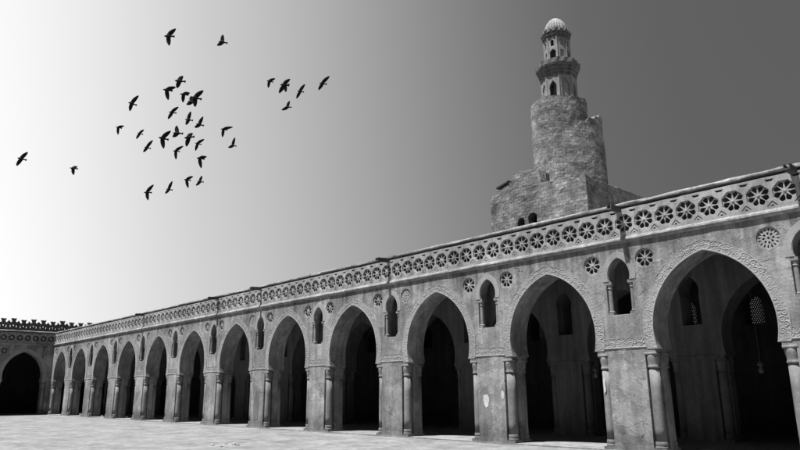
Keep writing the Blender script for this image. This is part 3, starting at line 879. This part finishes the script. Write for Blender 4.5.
BIRDS = [   # head, tail, two wing tips (metres, in the court's own axes)
    ((-16.13, -14.99, 17.76), (-15.96, -14.64, 17.81), (-15.87, -14.62, 18.17), (-16.00, -14.80, 17.31)),
    ((-20.43, -10.30, 21.18), (-20.25, -9.91, 21.16), (-20.36, -10.14, 21.64), (-20.49, -10.37, 20.93)),
    ((-23.77, -18.44, 13.26), (-23.66, -18.11, 13.21), (-23.57, -18.10, 13.59), (-23.80, -18.44, 12.87)),
    ((-31.48, -14.05, 15.82), (-31.32, -13.68, 15.81), (-31.34, -13.69, 15.95), (-31.35, -13.85, 15.38)),
    ((-18.72, -15.35, 15.34), (-18.63, -15.03, 15.28), (-18.51, -15.01, 15.73), (-18.70, -15.27, 14.93)),
    ((-22.48, -11.71, 19.10), (-22.24, -11.26, 19.11), (-22.29, -11.38, 19.43), (-22.43, -11.60, 18.67)),
    ((-20.27, -13.19, 17.27), (-20.10, -12.82, 17.26), (-19.97, -12.69, 17.46), (-20.14, -12.95, 16.72)),
    ((-25.12, -10.23, 19.72), (-24.94, -9.84, 19.72), (-24.87, -9.76, 19.85), (-25.05, -10.07, 19.20)),
    ((-14.93, -14.07, 14.68), (-14.78, -13.70, 14.65), (-14.67, -13.67, 15.03), (-14.84, -13.91, 14.24)),
    ((-23.11, -10.61, 18.42), (-22.93, -10.22, 18.39), (-23.09, -10.48, 18.79), (-23.14, -10.68, 18.22)),
    ((-20.28, -12.79, 16.17), (-20.18, -12.48, 16.17), (-20.07, -12.42, 16.49), (-20.33, -12.80, 15.79)),
    ((-21.60, -11.34, 16.61), (-21.46, -11.00, 16.61), (-21.47, -11.13, 17.10), (-21.57, -11.30, 16.30)),
    ((-22.13, -10.46, 16.77), (-21.99, -10.11, 16.74), (-21.95, -10.19, 17.24), (-22.18, -10.53, 16.56)),
    ((-22.17, -11.69, 15.91), (-21.96, -11.28, 15.93), (-22.14, -11.57, 16.37), (-22.18, -11.72, 15.68)),
    ((-31.05, -11.77, 19.03), (-30.95, -11.46, 19.00), (-30.84, -11.34, 19.16), (-30.99, -11.62, 18.52)),
    ((-29.22, -11.04, 18.26), (-29.14, -10.74, 18.22), (-29.06, -10.72, 18.53), (-29.28, -11.06, 17.87)),
    ((-16.20, -14.80, 13.01), (-16.08, -14.45, 12.97), (-15.96, -14.41, 13.35), (-16.09, -14.60, 12.52)),
    ((-21.47, -13.41, 14.46), (-21.40, -13.13, 14.43), (-21.27, -13.10, 14.86), (-21.49, -13.44, 14.18)),
    ((-20.90, -11.60, 15.27), (-20.68, -11.21, 15.38), (-20.72, -11.27, 15.58), (-20.86, -11.50, 14.81)),
    ((-21.47, -10.74, 15.38), (-21.39, -10.45, 15.35), (-21.25, -10.35, 15.65), (-21.48, -10.70, 14.95)),
    ((-19.52, -10.29, 15.71), (-19.43, -10.00, 15.71), (-19.22, -9.78, 15.87), (-19.49, -10.20, 15.26)),
    ((-21.93, -8.44, 15.98), (-21.84, -8.14, 16.00), (-21.82, -8.25, 16.49), (-21.99, -8.55, 15.85)),
    ((-20.51, -12.31, 14.26), (-20.42, -12.03, 14.27), (-20.27, -11.92, 14.56), (-20.43, -12.17, 13.81)),
    ((-22.46, -10.13, 14.96), (-22.32, -9.78, 14.94), (-22.23, -9.67, 15.08), (-22.34, -9.89, 14.38)),
    ((-19.01, -14.14, 11.33), (-18.91, -13.85, 11.36), (-18.81, -13.82, 11.73), (-18.89, -13.98, 10.96)),
    ((-22.99, -11.47, 13.00), (-22.91, -11.18, 12.99), (-22.85, -11.24, 13.47), (-23.02, -11.50, 12.74)),
    ((-24.08, -10.04, 14.13), (-23.97, -9.72, 14.11), (-23.86, -9.63, 14.36), (-23.96, -9.82, 13.64)),
    ((-26.31, -8.20, 14.96), (-26.19, -7.88, 14.97), (-26.21, -7.98, 15.36), (-26.36, -8.26, 14.70)),
    ((-22.25, -6.10, 20.92), (-22.12, -5.77, 20.90), (-22.01, -5.67, 21.13), (-22.22, -6.01, 20.46)),
    ((-14.60, -9.88, 16.55), (-14.45, -9.53, 16.57), (-14.37, -9.51, 16.89), (-14.67, -9.90, 16.13)),
    ((-16.93, -8.34, 17.86), (-16.77, -8.02, 17.99), (-16.84, -8.11, 18.21), (-16.80, -8.17, 17.52)),
    ((-15.65, -8.21, 17.15), (-15.56, -7.92, 17.16), (-15.46, -7.91, 17.56), (-15.71, -8.23, 16.75)),
    ((-20.21, -6.03, 18.50), (-20.07, -5.71, 18.54), (-20.09, -5.81, 18.92), (-20.32, -6.19, 18.30)),
    ((-14.81, -7.46, 17.53), (-14.69, -7.14, 17.54), (-14.53, -7.06, 17.95), (-14.87, -7.49, 17.16)),
]
BIRD_LABELS = [
    'large black bird flying highest of the flock, upper left of the sky',
    'small black bird with one wing straight up, beside the highest bird',
    'black bird gliding alone, the leftmost bird in the sky',
    'small black bird with drooping wing, second from the far left and alone',
    'black bird with slanted spread wings at the upper left edge of the cluster',
    'black bird at the top of the main cluster, one wing raised',
    'black bird with long level wing and hanging wing, below left of the cluster top',
    'small black bird with drooping wing, left of the overlapping pair',
    'large black bird of the overlapping pair, long wing raised to upper right',
    'small black bird with upright wing, left one of the overlapping pair',
    'black bird with slanted wings in the middle of the cluster, below the drooping-wing birds',
    'black bird with steep wings near the cluster centre, below the overlapping pair',
    'black bird with curved upright wing, right of the cluster centre',
    'small black bird with bent wing, in the centre of the cluster',
    'small black bird with drooping wing at the far left edge of the cluster',
    'smallest thin slanted black bird at the left of the cluster',
    'large black bird with raised and hanging wings, left of the cluster centre',
    'black bird with slanted wings, lower left of the cluster above the bottom row',
    'black bird with ragged raised wing right of the large hanging-wing bird',
    'black bird with thin slanted wings at the lower right of the cluster',
    'black bird with level outstretched wing, upper of two right of the cluster',
    'small black bird with upright wing, lower of two right of the cluster',
    'black bird with hanging wing, below the middle of the cluster',
    'black bird with hanging wing and thin level wing, right side above the bottom row',
    'large black bird at the left end of the bottom row',
    'slim slanted black bird, second from the left in the bottom row',
    'small black bird with hanging wing, third from the left in the bottom row',
    'small black bird at the right end of the bottom row',
    'small black bird at the left end of the separate group nearest the minaret',
    'large black bird of the touching pair in the group nearest the minaret',
    'small black bird of the touching pair in the group nearest the minaret',
    'slim slanted black bird right of the touching pair, in the group nearest the minaret',
    'small black bird flying lowest of the group nearest the minaret',
    'black bird with wide slanted wings, the rightmost bird, closest to the minaret',
]
for i, (H, T, A, B) in enumerate(BIRDS):
    m, c = bird_mesh(H, T, A, B, i)
    m.transform(Matrix.Translation(-c))
    o = link('bird', m, M_BIRD); o.location = c
    tag(o, BIRD_LABELS[i], 'bird', 'birds flying above the courtyard')

# ------------------------------------------------------------------ ground
bm = bmesh.new()
S_ = 1500
v = [bm.verts.new(p) for p in ((-S_, -S_, -0.16), (S_, -S_, -0.16), (S_, S_, -0.16), (-S_, S_, -0.16))]
bm.faces.new(v)
tag(link('ground', me_from_bm('ground', bm), M_EARTH), None, None, kind='structure')
P = []
nx, ny = 240, 90
for i in range(nx + 1):
    x = XL - 0.2 + (60 - XL) * (i / nx); rowp = []
    for j in range(ny + 1):
        y = -60 + 59.93 * (j / ny) ** 0.8
        rowp.append(Vector((x, y, 0.0 + 0.02 * fbm(x * 0.25, y * 0.25, 0) + 0.008 * fbm(x * 1.1, y * 1.1, 4))))
    P.append(rowp)
pv = grid_mesh('courtyard_paving', P); bm = bmesh.new(); bm.from_mesh(pv)
tag(link('courtyard_paving', me_from_bm('courtyard_paving', bm), M_GROUND, None, True), None, None, kind='structure')
bm = bmesh.new()
P = [(-95.0, -30), (-95.0, 14), (XR, 14), (XR, -0.06), (XL + 0.06, -0.06), (XL + 0.06, -30)]
top = [bm.verts.new((x, y, 0.055)) for x, y in P]; bot = [bm.verts.new((x, y, -0.15)) for x, y in P]
bm.faces.new(top)
for i in range(6): bm.faces.new((top[i], top[(i + 1) % 6], bot[(i + 1) % 6], bot[i]))
tag(link('arcade_floor', me_from_bm('arcade_floor', bm), M_FLOOR), None, None, kind='structure')

ps = [(-19.5, -9.7, 0.10), (-19.84, -8.8, 0.08), (-19.28, -8.7, 0.11), (-18.56, -8.9, 0.10), (-18.3, -9.85, 0.07)]
for k, (x, y, r) in enumerate(ps):
    bm = bmesh.new(); bmesh.ops.create_icosphere(bm, subdivisions=2, radius=r)
    for v in bm.verts:
        v.co *= 1 + 0.35 * noise.noise(v.co * 9 + Vector((k, 0, 0))); v.co.z *= 0.55
    o = link('stone', me_from_bm('stone', bm), M_FRIEZE); o.location = (x, y, 0.03)
    tag(o, 'small pale stone lying on the bare courtyard paving', 'stone', 'stones scattered on the courtyard paving')

# ------------------------------------------------------------------ sky, sun, camera
sc = bpy.context.scene
w = bpy.data.worlds.new('World'); sc.world = w; w.use_nodes = True
nt = w.node_tree; N = nt.nodes; L = nt.links
bg = N['Background']
sky = N.new('ShaderNodeTexSky'); sky.sky_type = 'NISHITA'; sky.sun_disc = False
to_sun = -SUN_DIR
sky.sun_elevation = math.asin(to_sun.z); sky.sun_rotation = math.atan2(to_sun.x, to_sun.y)
sky.air_density = 1.0; sky.dust_density = 1.5; sky.ozone_density = 1.0
bw = N.new('ShaderNodeRGBToBW'); L.new(sky.outputs[0], bw.inputs[0])
# the sky brightens smoothly from the north-east round to the west (-x), as through a filter
def mnode(o, a, b2=None):
    n = N.new('ShaderNodeMath'); n.operation = o
    for i, q in enumerate((a, b2)):
        if q is None: continue
        if isinstance(q, (int, float)): n.inputs[i].default_value = q
        else: L.new(q, n.inputs[i])
    return n.outputs[0]
tc = N.new('ShaderNodeTexCoord'); sp = N.new('ShaderNodeSeparateXYZ'); L.new(tc.outputs['Generated'], sp.inputs[0])
hz = mnode('ADD', mnode('ADD', mnode('MULTIPLY', sp.outputs['X'], sp.outputs['X']), mnode('MULTIPLY', sp.outputs['Y'], sp.outputs['Y'])), 0.05)
west = mnode('DIVIDE', mnode('MULTIPLY', sp.outputs['X'], -1.0 / 0.974), mnode('SQRT', hz))
rp = N.new('ShaderNodeValToRGB'); rp.color_ramp.interpolation = 'LINEAR'
L.new(mnode('MULTIPLY', mnode('ADD', west, 1.0), 0.5), rp.inputs[0])
SKY = [(-1.0, 0.115), (0.242, 0.118), (0.367, 0.124), (0.485, 0.142), (0.548, 0.170), (0.616, 0.212), (0.674, 0.262), (0.731, 0.328), (0.783, 0.402),
       (0.829, 0.479), (0.87, 0.558), (0.903, 0.625), (0.931, 0.715), (0.953, 0.805), (0.973, 0.90), (0.988, 0.985), (1.0, 1.0)]
e = rp.color_ramp.elements
while len(e) > 1: e.remove(e[0])
e[0].position = 0.0; e[0].color = (SKY[0][1],) * 3 + (1,)
for s, val in SKY[1:]:
    q = e.new((s + 1) / 2); q.color = (val, val, val, 1)
tone = mnode('POWER', mnode('DIVIDE', bw.outputs[0], 2.7), 0.12)
EXPOSURE = 1.0
fin = mnode('MULTIPLY', mnode('MULTIPLY', rp.outputs['Color'], tone), 1.0 / 0.15 / 2 ** EXPOSURE)
L.new(fin, bg.inputs['Color']); bg.inputs['Strength'].default_value = 0.15

sun = bpy.data.lights.new('sun', 'SUN'); sun.energy = 5.0; sun.angle = math.radians(0.53); sun.color = (1, 1, 1)
so = bpy.data.objects.new('sun', sun); C.objects.link(so); so.rotation_euler = SUN_DIR.to_track_quat('-Z', 'Y').to_euler(); so.location = (0, -20, 60)

cam = bpy.data.cameras.new('camera'); cam.sensor_width = 36; cam.lens = 29.2945; cam.clip_end = 5000; cam.clip_start = 0.1
co = bpy.data.objects.new('camera', cam); C.objects.link(co)
r_ = Vector((0.681977, 0.731342, -0.006858)); u_ = Vector((0.186953, -0.165253, 0.96837)); f_ = Vector((-0.707076, 0.661688, 0.249425))
co.matrix_world = Matrix(((r_.x, u_.x, -f_.x, 9.9126), (r_.y, u_.y, -f_.y, -25.1047), (r_.z, u_.z, -f_.z, 2.3285), (0, 0, 0, 1)))
sc.camera = co
vs = sc.view_settings; vs.view_transform = 'Standard'; vs.look = 'None'; vs.gamma = 1.0; vs.use_curve_mapping = False
vs.exposure = EXPOSURE
